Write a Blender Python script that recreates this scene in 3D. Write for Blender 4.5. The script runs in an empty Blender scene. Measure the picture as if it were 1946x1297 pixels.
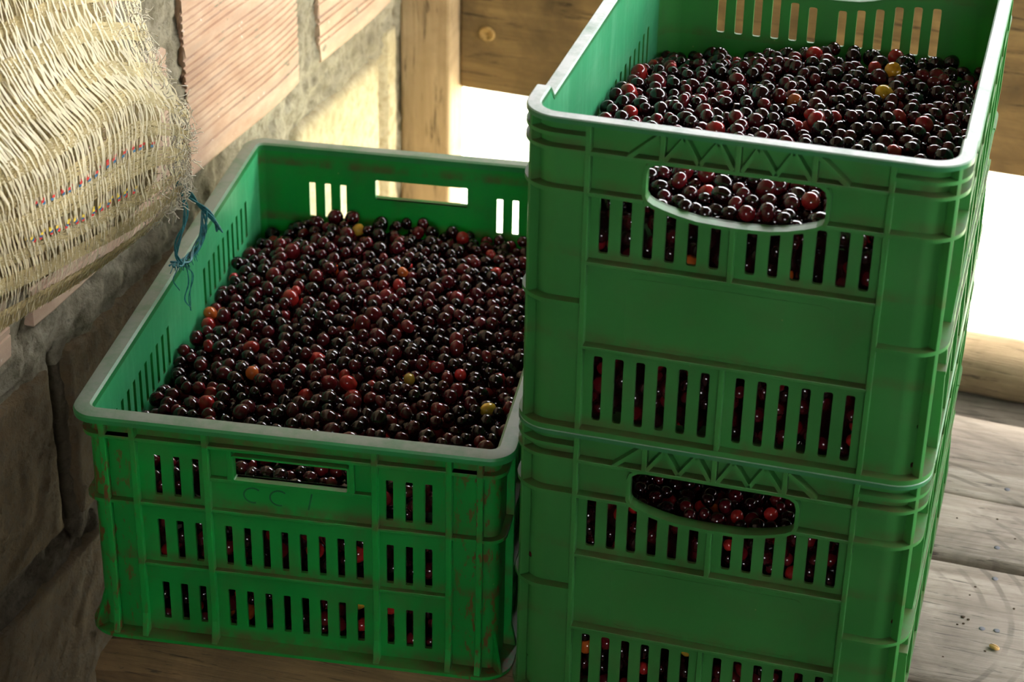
import bpy, bmesh, math, random
import numpy as np
from mathutils import Vector, Matrix, noise
from mathutils.geometry import tessellate_polygon

# ------------------------------------------------------------------ camera, sky, sun, exposure
scn = bpy.context.scene
COL = scn.collection
CAM = Vector((0.46689, -1.75402, 0.80339))
R = Matrix(((0.96300334, -0.14973435, 0.22406292), (0.26881585, 0.47497922, -0.83793363), (0.01904222, 0.86716455, 0.49765755)))
cd = bpy.data.cameras.new('camera'); cam = bpy.data.objects.new('camera', cd); COL.objects.link(cam)
cam.matrix_world = Matrix.Translation(CAM) @ R.to_4x4()
cd.sensor_width = 36.0; cd.lens = 36.0 * 4165.6 / 1946.0; cd.clip_start = 0.05; cd.clip_end = 200
cd.dof.use_dof = True; cd.dof.focus_distance = 1.98; cd.dof.aperture_fstop = 9.0
scn.camera = cam

world = bpy.data.worlds.new('sky'); scn.world = world; world.use_nodes = True
wn = world.node_tree; wn.nodes.clear()
wo = wn.nodes.new('ShaderNodeOutputWorld'); wb = wn.nodes.new('ShaderNodeBackground')
wb.inputs[0].default_value = (0.97, 0.98, 1.0, 1); wb.inputs[1].default_value = 15.0
wn.links.new(wb.outputs[0], wo.inputs[0])

sd = bpy.data.lights.new('sun', 'SUN'); sd.energy = 13.0; sd.angle = 0.05; sd.color = (1.0, 0.95, 0.84)
sun = bpy.data.objects.new('sun', sd); COL.objects.link(sun)
sun.rotation_euler = Vector((0.25, 0.70, 1.15)).normalized().to_track_quat('Z', 'Y').to_euler()

scn.view_settings.view_transform = 'Standard'; scn.view_settings.look = 'None'
scn.view_settings.gamma = 1.0; scn.view_settings.use_curve_mapping = False
scn.view_settings.exposure = 0.2

# ------------------------------------------------------------------ helpers
rnd = random.Random(7)

def tag(o, label=None, cat=None, group=None, kind=None):
    if label: o['label'] = label
    if cat: o['category'] = cat
    if group: o['group'] = group
    if kind: o['kind'] = kind
    return o

def empty(name, loc, rz=0.0, scale=1.0):
    o = bpy.data.objects.new(name, None); COL.objects.link(o)
    o.location = loc; o.rotation_euler = (0, 0, rz); o.scale = (scale,) * 3
    o.empty_display_size = 0.05
    return o

class MB:
    def __init__(s): s.v = []; s.f = []
    def add(s, v, f):
        b = len(s.v); s.v += [tuple(p) for p in v]; s.f += [tuple(i + b for i in q) for q in f]; return s
    def box(s, x0, x1, y0, y1, z0, z1):
        return s.add([(x0,y0,z0),(x1,y0,z0),(x1,y1,z0),(x0,y1,z0),(x0,y0,z1),(x1,y0,z1),(x1,y1,z1),(x0,y1,z1)],
                     [(0,3,2,1),(4,5,6,7),(0,1,5,4),(1,2,6,5),(2,3,7,6),(3,0,4,7)])
    def loft(s, rings, closed_ring=True, caps=True, loop=False):
        n = len(rings[0]); b = len(s.v)
        for r in rings: s.v += [tuple(p) for p in r]
        m = len(rings)
        for i in range(m if loop else m - 1):
            j = (i + 1) % m
            for k in range(n if closed_ring else n - 1):
                l = (k + 1) % n
                s.f.append((b+i*n+k, b+i*n+l, b+j*n+l, b+j*n+k))
        if caps and not loop and closed_ring:
            s.f.append(tuple(b + k for k in range(n))[::-1]); s.f.append(tuple(b + (m-1)*n + k for k in range(n)))
        return s
    def plate(s, outline, holes, fn):
        polys = [outline] + holes
        flat = [p for poly in polys for p in poly]
        tris = tessellate_polygon([[Vector((p[0], p[1], 0)) for p in poly] for poly in polys])
        n = len(flat); b = len(s.v)
        s.v += [tuple(fn(p[0], p[1], 0)) for p in flat] + [tuple(fn(p[0], p[1], 1)) for p in flat]
        for t in tris:
            s.f.append((b+t[0], b+t[1], b+t[2])); s.f.append((b+n+t[2], b+n+t[1], b+n+t[0]))
        o = 0
        for poly in polys:
            m = len(poly)
            for i in range(m):
                j = (i+1) % m
                s.f.append((b+o+i, b+o+j, b+n+o+j, b+n+o+i))
            o += m
        return s
    def tube(s, pts, rad, n=6):
        pts = [Vector(p) for p in pts]; rings = []
        up = Vector((0.3, 0.2, 0.93))
        for i, p in enumerate(pts):
            d = (pts[min(i+1, len(pts)-1)] - pts[max(i-1, 0)])
            d = d.normalized() if d.length > 1e-9 else Vector((0,0,1))
            a = d.cross(up); a = a.normalized() if a.length > 1e-4 else d.orthogonal().normalized()
            c = d.cross(a)
            r = rad[i] if isinstance(rad, (list, tuple)) else rad
            rings.append([p + (a*math.cos(2*math.pi*k/n) + c*math.sin(2*math.pi*k/n)) * r for k in range(n)])
        return s.loft(rings)
    def build(s, name, mat, parent=None, smooth=False, bevel=0.0, fixn=True):
        me = bpy.data.meshes.new(name); me.from_pydata(s.v, [], s.f)
        if fixn:
            bm = bmesh.new(); bm.from_mesh(me); bmesh.ops.recalc_face_normals(bm, faces=bm.faces); bm.to_mesh(me); bm.free()
        me.materials.append(mat)
        o = bpy.data.objects.new(name, me); COL.objects.link(o)
        if parent: o.parent = parent
        if bevel:
            md = o.modifiers.new('bevel', 'BEVEL'); md.width = bevel; md.segments = 2; md.limit_method = 'ANGLE'; md.angle_limit = 0.7
        if smooth:
            me.shade_smooth()
        return o

def smooth_angle(o, ang=0.6):
    o.data.shade_smooth()
    bm = bmesh.new(); bm.from_mesh(o.data)
    for e in bm.edges:
        if len(e.link_faces) == 2 and e.calc_face_angle(0) > ang: e.smooth = False
    bm.to_mesh(o.data); bm.free()

def rrect(cx, cz, w, h, r, n=3):
    out = []
    for sx, sz, a0 in ((1,1,0),(-1,1,90),(-1,-1,180),(1,-1,270)):
        for k in range(n+1):
            a = math.radians(a0 + 90.0*k/n)
            out.append((cx + sx*(w/2-r) + r*math.cos(a), cz + sz*(h/2-r) + r*math.sin(a)))
    return out

# ------------------------------------------------------------------ materials
class NT:
    def __init__(s, name):
        s.m = bpy.data.materials.new(name); s.m.use_nodes = True; s.t = s.m.node_tree; s.t.nodes.clear()
        s.out = s.n('ShaderNodeOutputMaterial')
    def n(s, t, **k):
        x = s.t.nodes.new(t)
        for a, b in k.items(): setattr(x, a, b)
        return x
    def l(s, a, b): s.t.links.new(a, b)
    def coord(s, scale=(1,1,1), which='Object', rot=(0,0,0)):
        tc = s.n('ShaderNodeTexCoord'); mp = s.n('ShaderNodeMapping')
        mp.inputs['Scale'].default_value = scale; mp.inputs['Rotation'].default_value = rot
        s.l(tc.outputs[which], mp.inputs[0]); return mp.outputs[0]
    def noise(s, vec, scale, detail=4, rough=0.55, dist=0.0):
        x = s.n('ShaderNodeTexNoise'); x.inputs['Scale'].default_value = scale; x.inputs['Detail'].default_value = detail
        x.inputs['Roughness'].default_value = rough; x.inputs['Distortion'].default_value = dist
        s.l(vec, x.inputs['Vector']); return x.outputs[0]
    def ramp(s, fac, stops):
        x = s.n('ShaderNodeValToRGB'); e = x.color_ramp.elements
        while len(e) < len(stops): e.new(0.5)
        for q, (p, c) in zip(e, stops):
            q.position = p; q.color = (c, c, c, 1) if isinstance(c, (int, float)) else tuple(c) + (1,)
        s.l(fac, x.inputs[0]); return x.outputs[0]
    def mix(s, fac, a, b, mode='MIX'):
        x = s.n('ShaderNodeMix', data_type='RGBA', blend_type=mode)
        for v, i in ((fac, 0), (a, 6), (b, 7)):
            if isinstance(v, (int, float)): x.inputs[i].default_value = v
            elif isinstance(v, tuple): x.inputs[i].default_value = v + (1,) if len(v) == 3 else v
            else: s.l(v, x.inputs[i])
        return x.outputs[2]
    def math(s, op, a, b=0.0):
        x = s.n('ShaderNodeMath', operation=op, use_clamp=(op in ('MULTIPLY','ADD')))
        for v, i in ((a, 0), (b, 1)):
            if isinstance(v, (int, float)): x.inputs[i].default_value = v
            else: s.l(v, x.inputs[i])
        return x.outputs[0]
    def bump(s, h, strength=0.5, dist=0.001, prev=None):
        x = s.n('ShaderNodeBump'); x.inputs['Strength'].default_value = strength; x.inputs['Distance'].default_value = dist
        s.l(h, x.inputs['Height'])
        if prev is not None: s.l(prev, x.inputs['Normal'])
        return x.outputs[0]
    def prin(s, color, rough=0.5, normal=None, spec=0.5, trans=0.0, tcol=None, coat=0.0):
        p = s.n('ShaderNodeBsdfPrincipled')
        for v, nme in ((color, 'Base Color'), (rough, 'Roughness')):
            if isinstance(v, (int, float)): p.inputs[nme].default_value = v
            elif isinstance(v, tuple): p.inputs[nme].default_value = v + (1,)
            else: s.l(v, p.inputs[nme])
        p.inputs['Specular IOR Level'].default_value = spec; p.inputs['Coat Weight'].default_value = coat
        p.inputs['Coat Roughness'].default_value = 0.08
        if normal is not None: s.l(normal, p.inputs['Normal'])
        sh = p.outputs[0]
        if trans:
            tr = s.n('ShaderNodeBsdfTranslucent'); c = tcol if tcol is not None else color
            if isinstance(c, tuple): tr.inputs[0].default_value = c + (1,)
            else: s.l(c, tr.inputs[0])
            mx = s.n('ShaderNodeMixShader'); mx.inputs[0].default_value = trans
            s.l(sh, mx.inputs[1]); s.l(tr.outputs[0], mx.inputs[2]); sh = mx.outputs[0]
        s.l(sh, s.out.inputs[0]); return s.m

def upmask(t, lo=0.6, hi=0.95):
    g = t.n('ShaderNodeNewGeometry'); sx = t.n('ShaderNodeSeparateXYZ'); t.l(g.outputs['True Normal'], sx.inputs[0])
    return t.ramp(sx.outputs[2], [(lo, 0.0), (hi, 1.0)])

def plastic(name, base, dirt=0.3, rim=False, red=False, ledges=None, streak=False, trans=0.22, tcol=None, rough=0.38, dust_glare_col=(0.42,0.42,0.36)):
    t = NT(name); c = t.coord()
    big = t.noise(c, 7, 5, 0.6); fine = t.noise(c, 90, 4, 0.6)
    col = t.mix(t.ramp(big, [(0.35, 0.0), (0.7, 1.0)]), base, tuple(x*1.28+0.004 for x in base))
    # grime, thicker on upward-facing ledges where dust settles
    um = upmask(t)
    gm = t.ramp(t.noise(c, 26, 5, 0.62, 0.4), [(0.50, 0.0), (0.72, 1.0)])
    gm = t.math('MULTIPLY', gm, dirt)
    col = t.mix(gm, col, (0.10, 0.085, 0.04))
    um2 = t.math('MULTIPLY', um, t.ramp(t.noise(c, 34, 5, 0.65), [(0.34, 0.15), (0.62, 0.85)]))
    if rim: um2 = t.math('MULTIPLY', t.ramp(t.noise(c, 22, 7, 0.7), [(0.28, 0.35), (0.55, 1.0)]), um)  # rim tops: settled dust, on the stack also painted sky glare
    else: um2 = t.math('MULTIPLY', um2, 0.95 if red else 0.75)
    col = t.mix(um2, col, dust_glare_col if rim else (0.085, 0.05, 0.022))
    if streak:      # whitish rub marks from sliding loads
        sk = t.ramp(t.noise(t.coord((1, 1, 0.12)), 85, 5, 0.7, 0.3), [(0.46, 0.0), (0.66, 0.55)])
        sk2 = t.ramp(t.noise(t.coord((0.25, 0.25, 1), rot=(0.5, 0, 0)), 45, 4, 0.7), [(0.52, 0.0), (0.70, 0.35)])
        col = t.mix(sk, col, tuple(min(1, x*1.35+0.07) for x in base)); col = t.mix(sk2, col, tuple(min(1, x*1.25+0.10) for x in base))
    if ledges:
        # dirt washed against the top of every ledge
        tcz = t.n('ShaderNodeTexCoord'); sz = t.n('ShaderNodeSeparateXYZ'); t.l(tcz.outputs['Object'], sz.inputs[0])
        zz = t.math('ADD', t.math('MULTIPLY', t.math('SUBTRACT', 0.0, sz.outputs[2]), 2.5), 0.0)
        stops = []
        for z in sorted(ledges, reverse=True):
            f = -z*2.5; stops += [(f-0.030, 0.0), (f-0.010, 0.85), (f+0.001, 0.85), (f+0.004, 0.0)]
        gl = t.math('MULTIPLY', t.ramp(zz, stops), t.ramp(t.noise(t.coord((1, 1, 0.6)), 38, 5, 0.7), [(0.40, 0.0), (0.60, 1.0)]))
        col = t.mix(t.math('MULTIPLY', gl, 0.9 if red else 0.5), col, (0.10, 0.055, 0.022))
    # pale specks
    vo = t.n('ShaderNodeTexVoronoi'); vo.inputs['Scale'].default_value = 60; t.l(c, vo.inputs['Vector'])
    sp = t.ramp(vo.outputs['Distance'], [(0.035, 1.0), (0.06, 0.0)])
    sel = t.ramp(t.noise(c, 40, 2), [(0.60, 0.0), (0.64, 0.8)])
    col = t.mix(t.math('MULTIPLY', sp, sel), col, (0.35, 0.33, 0.12))
    if red:
        mp = t.coord((1, 1, 0.33)); sm = t.ramp(t.noise(mp, 150, 5, 0.7), [(0.55, 0.0), (0.585, 1.0)])
        tc = t.n('ShaderNodeTexCoord'); sx = t.n('ShaderNodeSeparateXYZ'); t.l(tc.outputs['Object'], sx.inputs[0])
        d = t.math('ABSOLUTE', t.math('SUBTRACT', sx.outputs[0], 0.2))
        cm = t.ramp(d, [(0.13, 0.0), (0.165, 1.0)])
        cm = t.math('MULTIPLY', cm, t.ramp(sx.outputs[1], [(0.03, 1.0), (0.06, 0.0)]))
        sm = t.math('MULTIPLY', t.math('MULTIPLY', sm, cm), 0.85)
        col = t.mix(sm, col, (0.15, 0.009, 0.008))
    scr = t.noise(t.coord((1, 0.15, 1), rot=(0.3, 0.2, 0.5)), 160, 3, 0.7)
    nrm = t.bump(fine, 0.18, 0.0006, t.bump(scr, 0.12, 0.0005))
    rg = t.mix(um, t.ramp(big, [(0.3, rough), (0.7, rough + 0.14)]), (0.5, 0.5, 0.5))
    return t.prin(col, rg, nrm, 0.5, trans, tcol or tuple(min(1, x*1.6) for x in base))

GB = (0.002, 0.235, 0.030); GA = (0.032, 0.190, 0.036)
M_B = plastic('bright_green_plastic', GB, 0.28, red=True, ledges=(-0.0226, -0.0913, -0.1578, -0.2365))
M_Brim = plastic('dusty_green_rim_plastic', (0.015, 0.2, 0.05), 0.3, rim=True, dust_glare_col=(0.30, 0.34, 0.27))
M_Bin = plastic('window_lit_scuffed_inner_plastic', (0.040, 0.36, 0.135), 0.12, trans=0.12, rough=0.3, streak=True)  # mint base paints in window light on the inner sides; streaks are scuffs
M_Ain = plastic('sky_lit_scuffed_inner_plastic', (0.026, 0.225, 0.092), 0.12, trans=0.12, rough=0.3, streak=True)  # bluish lighter base stands in for sky reflection; streaks are scuffs
M_A = plastic('deep_green_plastic', GA, 0.18, ledges=(-0.030, -0.0707, -0.1419, -0.2318, -0.3245))
M_Arim = plastic('scuffed_sky_glare_rim_plastic', (0.03, 0.17, 0.06), 0.2, rim=True, dust_glare_col=(0.62, 0.65, 0.62), rough=0.25)  # near-white top colour carries sky glare as well as dust

def wood(name, c1, c2, c3, axis=0, rough=0.8, saw=False, grain=26):
    t = NT(name)
    sc = [1.0, 1.0, 1.0]; sc[axis] = 0.07
    c = t.coord(tuple(sc)); c2n = t.coord()
    g = t.noise(c, grain*2.2, 8, 0.68, 1.2); g2 = t.noise(c, grain*9, 5, 0.7, 0.6); blot = t.noise(c2n, 7, 5, 0.65, 0.6)
    col = t.mix(t.ramp(g, [(0.32, 0.0), (0.66, 1.0)]), c1, c2)
    col = t.mix(t.ramp(blot, [(0.42, 0.0), (0.68, 0.85)]), col, c3)
    crack = t.ramp(g2, [(0.36, 1.0), (0.43, 0.0)])
    col = t.mix(t.math('MULTIPLY', crack, 0.85), col, tuple(x*0.25 for x in c1))
    h = t.math('ADD', t.math('MULTIPLY', g, 0.6), t.math('MULTIPLY', g2, 0.5))
    nrm = t.bump(h, 0.8, 0.0025)
    if saw:
        w = t.n('ShaderNodeTexWave', wave_type='RINGS', rings_direction='SPHERICAL'); w.inputs['Scale'].default_value = 14
        w.inputs['Distortion'].default_value = 1.5; w.inputs['Detail'].default_value = 3
        mp = t.n('ShaderNodeMapping'); mp.inputs['Location'].default_value = (-0.34, 0.02, 0); tc = t.n('ShaderNodeTexCoord')
        t.l(tc.outputs['Object'], mp.inputs[0]); t.l(mp.outputs[0], w.inputs['Vector'])
        arc = t.ramp(w.outputs['Fac'], [(0.06, 1.0), (0.22, 0.0)])
        am = t.math('MULTIPLY', arc, t.ramp(t.noise(c2n, 11, 3), [(0.48, 0.0), (0.60, 0.55)]))
        col = t.mix(am, col, tuple(x*0.4 for x in c1))
        nrm = t.bump(t.math('SUBTRACT', 1.0, am), 0.4, 0.001, nrm)
    return t.prin(col, rough, nrm, 0.4)

M_FLOOR = wood('weathered_plank_wood', (0.21, 0.165, 0.125), (0.40, 0.34, 0.28), (0.12, 0.095, 0.072), 0, 0.6, saw=True)
M_FLOORB = wood('brown_plank_wood', (0.10, 0.062, 0.024), (0.19, 0.12, 0.05), (0.06, 0.038, 0.016), 0, 0.75)
M_POST = wood('tan_post_wood', (0.36, 0.25, 0.13), (0.50, 0.36, 0.21), (0.27, 0.18, 0.09), 2, 0.85, grain=16)
M_BOARD = wood('brown_board_wood', (0.115, 0.07, 0.024), (0.24, 0.155, 0.06), (0.075, 0.046, 0.017), 0, 0.85, grain=12)
M_LOG = wood('rail_wood', (0.20, 0.14, 0.075), (0.32, 0.23, 0.13), (0.15, 0.10, 0.05), 0, 0.85)

def rough_stone(name, c1, c2, c3, bscale=1.0):
    t = NT(name); c = t.coord()
    a = t.noise(c, 9, 8, 0.65, 0.5); b = t.noise(c, 75, 6, 0.7); d = t.noise(c, 260, 3, 0.7)
    col = t.mix(t.ramp(a, [(0.36, 0.0), (0.64, 1.0)]), c1, c2)
    col = t.mix(t.ramp(b, [(0.44, 0.0), (0.66, 1.0)]), col, c3)
    pit = t.ramp(b, [(0.30, 1.0), (0.38, 0.0)])
    col = t.mix(t.math('MULTIPLY', pit, 0.6), col, tuple(x*0.3 for x in c1))
    nrm = t.bump(d, 0.5*bscale, 0.001, t.bump(b, 0.9*bscale, 0.004))
    return t.prin(col, 0.92, nrm, 0.25)
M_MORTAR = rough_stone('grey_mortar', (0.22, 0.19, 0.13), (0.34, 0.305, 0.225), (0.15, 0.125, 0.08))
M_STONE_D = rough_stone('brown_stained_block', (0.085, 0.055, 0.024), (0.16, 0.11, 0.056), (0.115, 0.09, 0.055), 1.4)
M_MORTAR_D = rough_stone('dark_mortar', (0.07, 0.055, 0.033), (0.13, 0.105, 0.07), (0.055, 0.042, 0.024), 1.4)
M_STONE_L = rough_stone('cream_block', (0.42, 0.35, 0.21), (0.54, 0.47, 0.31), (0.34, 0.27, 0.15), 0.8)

def brickmat():
    t = NT('red_clay_brick'); c = t.coord((1, 0.35, 1))
    oi = t.n('ShaderNodeObjectInfo')
    a = t.noise(c, 30, 6, 0.65); b = t.noise(t.coord(), 55, 5, 0.7); st = t.noise(t.coord((1, 0.12, 1)), 60, 4)
    col = t.mix(t.ramp(a, [(0.35, 0.0), (0.65, 1.0)]), (0.41, 0.25, 0.165), (0.54, 0.385, 0.27))
    col = t.mix(t.ramp(st, [(0.5, 0.0), (0.72, 0.7)]), col, (0.36, 0.26, 0.20))
    col = t.mix(t.ramp(b, [(0.66, 0.0), (0.72, 0.9)]), col, (0.68, 0.62, 0.54))
    col = t.mix(t.ramp(oi.outputs['Random'], [(0.0, 0.0), (1.0, 0.25)]), col, (0.66, 0.52, 0.40))
    return t.prin(col, 0.9, t.bump(b, 0.5, 0.0012), 0.25)
M_BRICK = brickmat()

def cherrymat(src):
    t = NT('coffee_cherry_skin_' + src)
    if src == 'single':
        oi = t.n('ShaderNodeObjectInfo'); base = oi.outputs['Color']
    else:
        at = t.n('ShaderNodeAttribute'); at.attribute_name = 'tint'; base = at.outputs['Color']
    c = t.coord(); n1 = t.noise(c, 1.1 if src == 'single' else 150, 3, 0.5)
    col = t.mix(t.ramp(n1, [(0.38, 0.0), (0.7, 0.55)]), base, t.mix(1.0, base, (0.35, 0.22, 0.25), 'MULTIPLY'))
    nrm = t.bump(n1, 0.12, 0.0004)
    return t.prin(col, 0.085, nrm, 0.5)
M_CH1 = cherrymat('single'); M_CHS = cherrymat('heap')

def simple(name, col, rough=0.7, trans=0.0, var=0.25, scale=60, metal=0.0):
    t = NT(name); c = t.coord()
    k = t.mix(t.ramp(t.noise(c, scale, 4), [(0.3, 0.0), (0.7, 1.0)]), tuple(x*(1-var) for x in col), tuple(min(1, x*(1+var)) for x in col))
    return t.prin(k, rough, None, 0.4, trans, k)
M_STRAW = simple('pale_woven_fibre', (0.78, 0.70, 0.48), 0.45, 0.3, 0.16, 30)
M_STRAW2 = simple('olive_woven_fibre', (0.42, 0.33, 0.15), 0.5, 0.3, 0.22, 24)
M_BAND = simple('tan_band_fibre', (0.54, 0.44, 0.22), 0.5, 0.3, 0.2, 30)
M_FRAY = simple('white_frayed_fibre', (0.80, 0.75, 0.62), 0.4, 0.3, 0.12)
M_RED = simple('red_thread', (0.55, 0.03, 0.02)); M_BLUE = simple('blue_thread', (0.03, 0.12, 0.22)); M_YEL = simple('yellow_thread', (0.7, 0.5, 0.05))
M_TEAL = simple('teal_twine', (0.03, 0.20, 0.22), 0.4, 0.15, 0.45, 180)
M_NAIL = simple('dull_nail', (0.10, 0.10, 0.115), 0.5)
M_DIRT = simple('dark_crumb', (0.05, 0.03, 0.015), 0.9)
M_GRAIN = simple('tan_coffee_bean', (0.50, 0.30, 0.10), 0.5)
M_INK = simple('dark_marker', (0.003, 0.11, 0.025), 0.5)
M_GROUND = simple('pale_dry_grass_ground', (0.62, 0.60, 0.42), 0.95, 0, 0.2, 2.2)
M_PLASTER = simple('dim_plaster', (0.11, 0.095, 0.075), 0.95, 0, 0.2, 4)
M_ROOF = simple('unseen_rusty_roof_sheet', (0.05, 0.038, 0.028), 0.8, 0, 0.3, 5)

# ------------------------------------------------------------------ the setting
FZ = -0.4605
WD = Vector((0.07259, 0.99736, 0)); WN = Vector((0.99736, -0.07259, 0)); W0 = Vector((-0.425, 0.32, 0))
BD = Vector((0.99736, -0.07259, 0)); BN = Vector((0.07259, 0.99736, 0))
WROT = math.atan2(-0.07259, 0.99736)      # local y runs along the wall, local x sticks out of it
wall = None

def fbm(p, s, o=4):
    return noise.fractal(Vector(p)*s, 1.0, 2.0, o)

# mortar body of the left wall, in the wall's own frame (x out of the wall, y along it, z up)
def grid_lines(a, b, fa, fb, fine, coarse):
    out = [a]; x = a
    while x < b - 1e-6:
        x += fine if fa <= x < fb else coarse
        out.append(min(x, b))
    return out
us = grid_lines(-1.9, 0.60, -0.62, 0.521, 0.0065, 0.16); zs = grid_lines(-1.2, 1.75, -0.72, 0.12, 0.0065, 0.14)
mb = MB(); nz = len(zs)
def mortar_x(u, z):
    d = (-0.0015 if z > -0.29 else -0.004) + 0.0040*fbm((u, 3.1, z), 16) + 0.0050*fbm((u, 8.1, z), 75, 3)
    if z < -0.25: d += 0.003*fbm((u, 1.0, z), 30)
    # worn hollow joints next to the post
    for uc, w, z0, z1, dep in ((0.452, 0.010, -0.62, -0.305, 0.022), (0.506, 0.008, -0.62, -0.245, 0.022), (-0.385, 0.007, -0.52, -0.295, 0.015)):
        if z0 < z < z1:
            q = abs(u - uc - 0.006*fbm((z, 5, uc), 9)) / w
            if q < 1.6: d -= dep*max(0, 1 - (q/1.6)**2)
    return d
for u in us:
    for z in zs: mb.v.append((mortar_x(u, z), u, z))
for i in range(len(us)-1):
    for j in range(nz-1): mb.f.append((i*nz+j, (i+1)*nz+j, (i+1)*nz+j+1, i*nz+j+1))
# thickness behind
b = len(mb.v); mb.add([(-0.13,-1.9,-1.2),(-0.13,0.60,-1.2),(-0.13,0.60,1.75),(-0.13,-1.9,1.75)], [(0,3,2,1)])
e0 = [0*nz+j for j in range(nz)]; e1 = [(len(us)-1)*nz+j for j in range(nz)]
mb.f.append(tuple(e1 + [b+2, b+1])); mb.f.append(tuple(e0[::-1] + [b, b+3]))
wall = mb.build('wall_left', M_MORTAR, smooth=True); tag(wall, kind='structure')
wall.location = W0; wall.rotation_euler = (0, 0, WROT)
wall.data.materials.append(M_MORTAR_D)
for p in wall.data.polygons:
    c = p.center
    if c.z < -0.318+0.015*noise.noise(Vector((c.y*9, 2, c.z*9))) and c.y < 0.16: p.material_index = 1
for p in wall.data.polygons[-3:]: p.use_smooth = False

def brick(u0, u1, z0, z1, seed, proud=0.004):
    """hollow clay block with ridged face: profile swept along the wall, ends a little broken"""
    r = random.Random(seed); prof = [(-0.04, z0), (proud-0.002, z0+0.000), (proud, z0+0.003), (proud, z0+0.024)]
    z = z0+0.024
    while z < z1-0.016:
        flat = 0.0135 if r.random() < 0.16 else 0.0052
        prof += [(proud-0.0020, z+0.0010), (proud-0.0020, z+0.0022), (proud, z+0.0034), (proud, z+0.0034+flat)]
        z += 0.0034+flat
    prof += [(proud, z1-0.003), (proud-0.003, z1), (-0.04, z1)]
    rings = []
    n = 9
    for i in range(n):
        t = i/(n-1); u = u0 + (u1-u0)*t
        ring = []
        for k, (x, zz) in enumerate(prof):
            jag = 0
            if i in (0, n-1): jag = (r.random()*0.0045 if k % 4 in (1, 2) else 0.0) * (1 if i == 0 else -1)
            e = 0.0
            ring.append((x - (0.0012 if i in (0, n-1) else 0) + 0.0007*math.sin(9*t+seed), u+jag, zz + 0.0012*math.sin(5*t+seed)))
        rings.append(ring)
    m = MB().loft(rings)
    o = m.build('brick', M_BRICK, wall, bevel=0)
    return o
for i, (a, c, z0, z1) in enumerate(((-0.84,-0.515,-0.252,-0.06), (-0.79,-0.462,-0.256,-0.06), (-0.421,-0.127,-0.248,-0.066), (-0.089,0.195,-0.236,-0.030), (0.253,0.512,-0.234,-0.030),
     (-0.60,-0.30,0.012,0.20), (-0.262,0.02,0.012,0.20), (0.06,0.34,0.012,0.20), (0.38,0.512,0.012,0.20))):
    if i == 0: continue
    brick(a, c, z0, z1, 11+i)

def stone(u0, u1, z0, z1, mat, seed, proud=0.003, soft=0.009, amp=0.0022):
    nu = max(6, int((u1-u0)/0.008)); nv = max(6, int((z1-z0)/0.008)); m = MB()
    for i in range(nu+1):
        for j in range(nv+1):
            u = u0+(u1-u0)*i/nu; z = z0+(z1-z0)*j/nv
            d = min(u-u0, u1-u, z-z0, z1-z); q = min(1.0, d/soft)
            x = -0.035 + (0.035+proud)*math.sqrt(max(0, 1-(1-q)**2)) + amp*fbm((u, seed, z), 9)*q + 0.002*fbm((u, seed+4, z), 45)
            cr = 0.012*(1-q)
            uc, zc = (u0+u1)/2, (z0+z1)/2
            du = max(0, abs(u-uc)-((u1-u0)/2-soft*1.3))*(1 if u > uc else -1); dz = max(0, abs(z-zc)-((z1-z0)/2-soft*1.3))*(1 if z > zc else -1)
            m.v.append((x, u - du*0.3*abs(dz)/soft, z - dz*0.3*abs(du)/soft + 0.003*fbm((u, seed+9, z), 6)))
    w = nv+1
    for i in range(nu):
        for j in range(nv): m.f.append((i*w+j, (i+1)*w+j, (i+1)*w+j+1, i*w+j+1))
    return m.build('stone_block', mat, wall, smooth=True)
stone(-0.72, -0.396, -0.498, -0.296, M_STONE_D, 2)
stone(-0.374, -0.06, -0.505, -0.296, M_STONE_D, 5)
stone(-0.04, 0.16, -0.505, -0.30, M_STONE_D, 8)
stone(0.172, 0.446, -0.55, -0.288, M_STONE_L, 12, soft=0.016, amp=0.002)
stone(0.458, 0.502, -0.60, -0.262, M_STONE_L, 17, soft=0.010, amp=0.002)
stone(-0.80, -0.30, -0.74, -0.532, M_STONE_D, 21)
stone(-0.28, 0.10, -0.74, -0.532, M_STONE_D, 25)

# plank floor: every plank a part of the floor
flo = empty('floor', (0, 0, FZ)); tag(flo, kind='structure')
def plank(x0, x1, y0, y1, mat, seed, th=0.042, slope=-0.03):
    r = random.Random(seed); n = 44; rings = []
    for i in range(n+1):
        x = x0+(x1-x0)*i/n
        w = 0.0016*fbm((x, seed, 0), 7); w2 = 0.0022*fbm((x, seed+3, 0), 9); dy = slope*(x-0.4)
        if i == 0: pass
        k = 0.004
        a, bb = y0+w+dy, y1+w2+dy
        sh = 0.010*math.exp(-i*1.5) if x0 < 0 else 0
        rings.append([(x, a+k+sh, 0-0.5*sh), (x, bb-k-sh, 0-0.5*sh), (x, bb, -k), (x, bb, -th), (x, a, -th), (x, a+0.001, -th*0.5), (x, a, -k-sh)])
    o = MB().loft(rings).build('plank', mat, flo); smooth_angle(o, 0.9)
    return o
plank(-0.312, 1.9, -0.306, -0.118, M_FLOORB, 1, slope=-0.0)
plank(-0.325, 1.9, -0.112, 0.083, M_FLOOR, 2, slope=-0.015)
plank(-0.330, 1.9, 0.0985, 0.2085, M_FLOOR, 3, slope=-0.05)
plank(-0.318, 1.9, 0.2105, 0.500, M_FLOOR, 4, slope=-0.075)
# joists that carry the planks
for y in (-0.2, 0.3):
    MB().box(-0.30, 1.9, y-0.03, y+0.03, -0.75, -0.0425).build('joist', M_LOG, flo, bevel=0.004)

gr = MB().box(-30, 30, -8, 40, -1.25, -1.2); g = gr.build('ground', M_GROUND); tag(g, kind='structure')

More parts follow.
